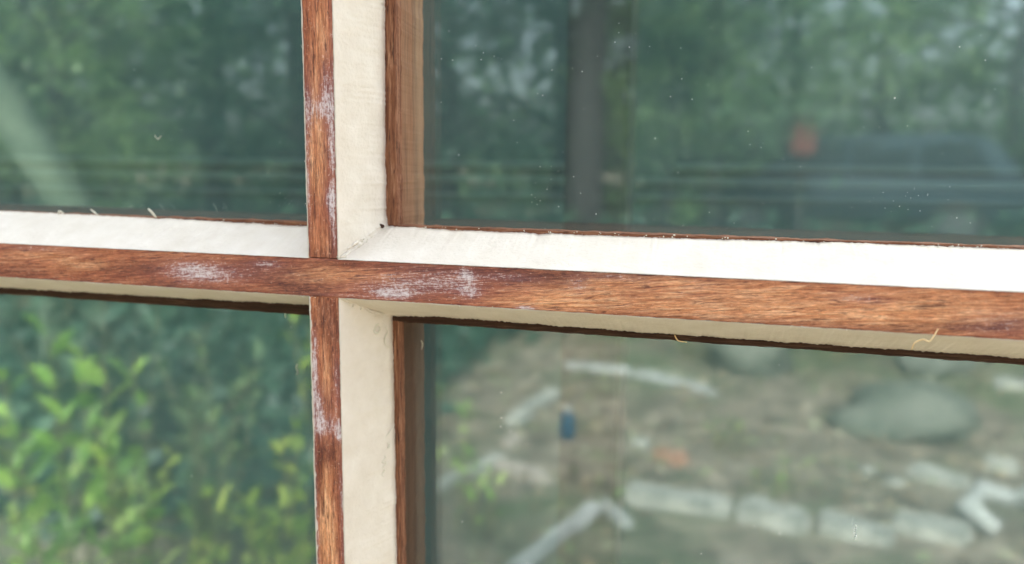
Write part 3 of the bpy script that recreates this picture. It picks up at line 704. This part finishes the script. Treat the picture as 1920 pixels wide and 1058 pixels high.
for i, (x, y, kd, sc, lab) in enumerate(spots):
    e = protos[kd] if kd not in used else copy_tree(protos[kd]); used.add(kd)
    e.location = (x, y, GZ); e.rotation_euler = (0, 0, i * 1.7); e.scale = (sc,) * 3
    tag(e, lab, 'tree', 'trees in the garden')
# pale leaning trunk
V, F = tube([(-2.72, -2.42, GZ - .05), (-2.68, -2.45, -.60), (-2.66, -2.49, -.16), (-2.84, -2.32, .32), (-3.1, -2.1, 1.0), (-3.3, -1.95, 1.7)], [.11, .10, .09, .08, .07, .06], 12)
lt = mesh('leaning_trunk', V, F, M_pale_bark, None, True); tag(lt, 'pale mossy leaning trunk left of the window', 'trunk')
# dark undergrowth and far wood, each one mass
def mass(name, n, fn, size, mat, label, seed, cat):
    rg = random.Random(seed); V, F = [], []
    for i in range(n):
        p = fn(rg); d = Vector((rg.gauss(0, 1), rg.gauss(0, 1), rg.gauss(0, .8))).normalized(); s = d.cross(Vector((rg.gauss(0, .5), rg.gauss(0, .5), 1))).normalized(); L = size * rg.uniform(.5, 1.3); b = len(V)
        V += [p, p + d * L * .5 + s * L * .3, p + d * L, p + d * L * .5 - s * L * .3]; F.append((b, b + 1, b + 2, b + 3))
    return tag(mesh(name, V, F, mat), label, cat, kind='stuff')
def under(rg):
    while True:
        x, y = rg.uniform(-11, 7), rg.uniform(-13, -4.6)
        d = math.hypot(x, y)
        if d < 5.2 + 1.2 * nz(x * .7, y * .7, 3) or (x > -.8 and -13 < y and d < 12 and not (x > 1 and y > -7.5 and False) and rg.random() < .55): continue
        return Vector((x, y, GZ + abs(rg.gauss(0, .28)) * (1 + .6 * nz(x, y, 1))))
mass('undergrowth', 15000, under, .14, T_dark, 'dark low undergrowth between the trees', 5, 'undergrowth')
def under2(rg):
    while True:
        x, y = rg.uniform(-4.5, -.8), rg.uniform(-5.2, -1.5)
        if y > -1.55 and x > -1.6: continue
        if x > (-.98 if y > -2.6 else -1.25) + .15 * nz(x * 3, y * 3, 2): continue
        return Vector((x, y, gz(x, y) + abs(rg.gauss(0, .16))))
mass('ivy_patch', 9000, under2, .09, T_dark, 'dark ivy covering the earth behind the bush', 6, 'ivy')
def wood_fn(rg):
    a = rg.uniform(R(-62), R(48)); dd = rg.uniform(19, 25)
    z = GZ + (rg.random() ** 1.7) * 9
    return Vector((math.sin(a) * dd, -math.cos(a) * dd, z))
mass('far_wood', 11500, wood_fn, .55, T_mid, 'dark wood closing the garden behind all trees', 7, 'wood')

# ------------------------------------------------------------------ parked vehicle
M_car = NT('dark_car_paint').pbr((.03, .045, .055), .6, None, .12)
M_cglass = NT('car_glass').pbr((.012, .018, .02), .6, None, .05)
M_tyre = mottled('tyre', (.02, .02, .02), (.035, .035, .035), 30)
M_rim = NT('rim').pbr((.10, .10, .105), .5, None, .3, .6)
M_red = mottled('red_plastic', (.14, .03, .022), (.18, .045, .035), 8, .5, .05)
M_lamp = NT('lamp_glass').pbr((.3, .31, .31), .4)
vx, vy = 1.75, -12.65; vr = R(10)
car = empty('parked_vehicle', (vx, vy, GZ), vr)
prof = [(-2.15, .42), (-2.2, .75), (-2.05, .98), (-1.15, 1.06), (-.62, 1.50), (-.35, 1.60), (1.25, 1.64), (1.75, 1.54), (2.1, 1.08), (2.2, .9), (2.18, .42)]
bm = bmesh.new()
L = [bm.verts.new((x, -.88 + (.16 if z > 1.2 else 0), z)) for x, z in prof]; Rv = [bm.verts.new((x, .88 - (.16 if z > 1.2 else 0), z)) for x, z in prof]
bm.faces.new(L); bm.faces.new(Rv[::-1])
for i in range(len(prof)):
    j = (i + 1) % len(prof); bm.faces.new((L[i], Rv[i], Rv[j], L[j]))
bmesh.ops.recalc_face_normals(bm, faces=bm.faces)
bmesh.ops.bevel(bm, geom=bm.edges[:], offset=.05, segments=3, affect='EDGES')
from_bm('body', bm, M_car, car, True)
for s in (-1, 1):
    for x0, x1, x2, x3 in ((-.95, -.5, -.05, -.05), (.02, .02, .80, .80), (.88, .88, 1.5, 1.78)):
        q = [(x0, 1.08), (x1, 1.50), (x2, 1.52), (x3, 1.08)]
        pts = [(x, s * (.885 - (.16 * (z - 1.06) / .5 if z > 1.1 else 0)), z) for x, z in q]
        pts += [(x, y - s * .06, z) for x, y, z in pts]
        o = mesh('side_window', pts, [(0, 1, 2, 3), (7, 6, 5, 4), (0, 4, 5, 1), (1, 5, 6, 2), (2, 6, 7, 3), (3, 7, 4, 0)], M_cglass, car)
    for wx in (-1.38, 1.38):
        bm = bmesh.new(); bmesh.ops.create_cone(bm, cap_ends=True, segments=28, radius1=.36, radius2=.36, depth=.22, matrix=Matrix.Translation((wx, s * .80, .36)) @ Matrix.Rotation(R(90), 4, 'X'))
        wh = from_bm('wheel', bm, M_tyre, car)
        bm = bmesh.new(); bmesh.ops.create_cone(bm, cap_ends=True, segments=20, radius1=.21, radius2=.18, depth=.06, matrix=Matrix.Translation((wx, s * .90, .36)) @ Matrix.Rotation(R(90), 4, 'X'))
        rm = from_bm('rim', bm, M_rim); rm.parent = wh
    bm = bmesh.new(); box(bm, -2.24, -2.10, s * .66 - .14, s * .66 + .14, .78, .90, .02, 2); from_bm('headlight', bm, M_lamp, car)
    bm = bmesh.new(); box(bm, 2.10, 2.23, s * .70 - .1, s * .70 + .1, .78, 1.0, .02, 2); from_bm('tail_light', bm, M_red, car)
for ch in car.children: ch.matrix_parent_inverse = Matrix.Identity(4)
tag(car, 'dark blue grey estate vehicle parked under the trees', 'vehicle')
bx, by = .92, -11.0
tb = empty('red_canister', (bx, by, GZ)); 
bm = bmesh.new(); box(bm, -.16, .16, -.12, .12, 1.30, 1.72, .04, 3); from_bm('body', bm, M_red, tb)
bm = bmesh.new(); box(bm, -.05, .05, -.05, .05, 0, 1.2995, .01, 1); from_bm('post', bm, M_bark, tb)
V, F = tube([(-.10, 0, 1.719), (-.08, 0, 1.80), (.08, 0, 1.80), (.10, 0, 1.719)], [.02] * 4, 8); mesh('handle', V, F, M_red, tb, True)
for ch in tb.children: ch.matrix_parent_inverse = Matrix.Identity(4)
tag(tb, 'orange red canister fixed on a post beside the vehicle', 'canister')
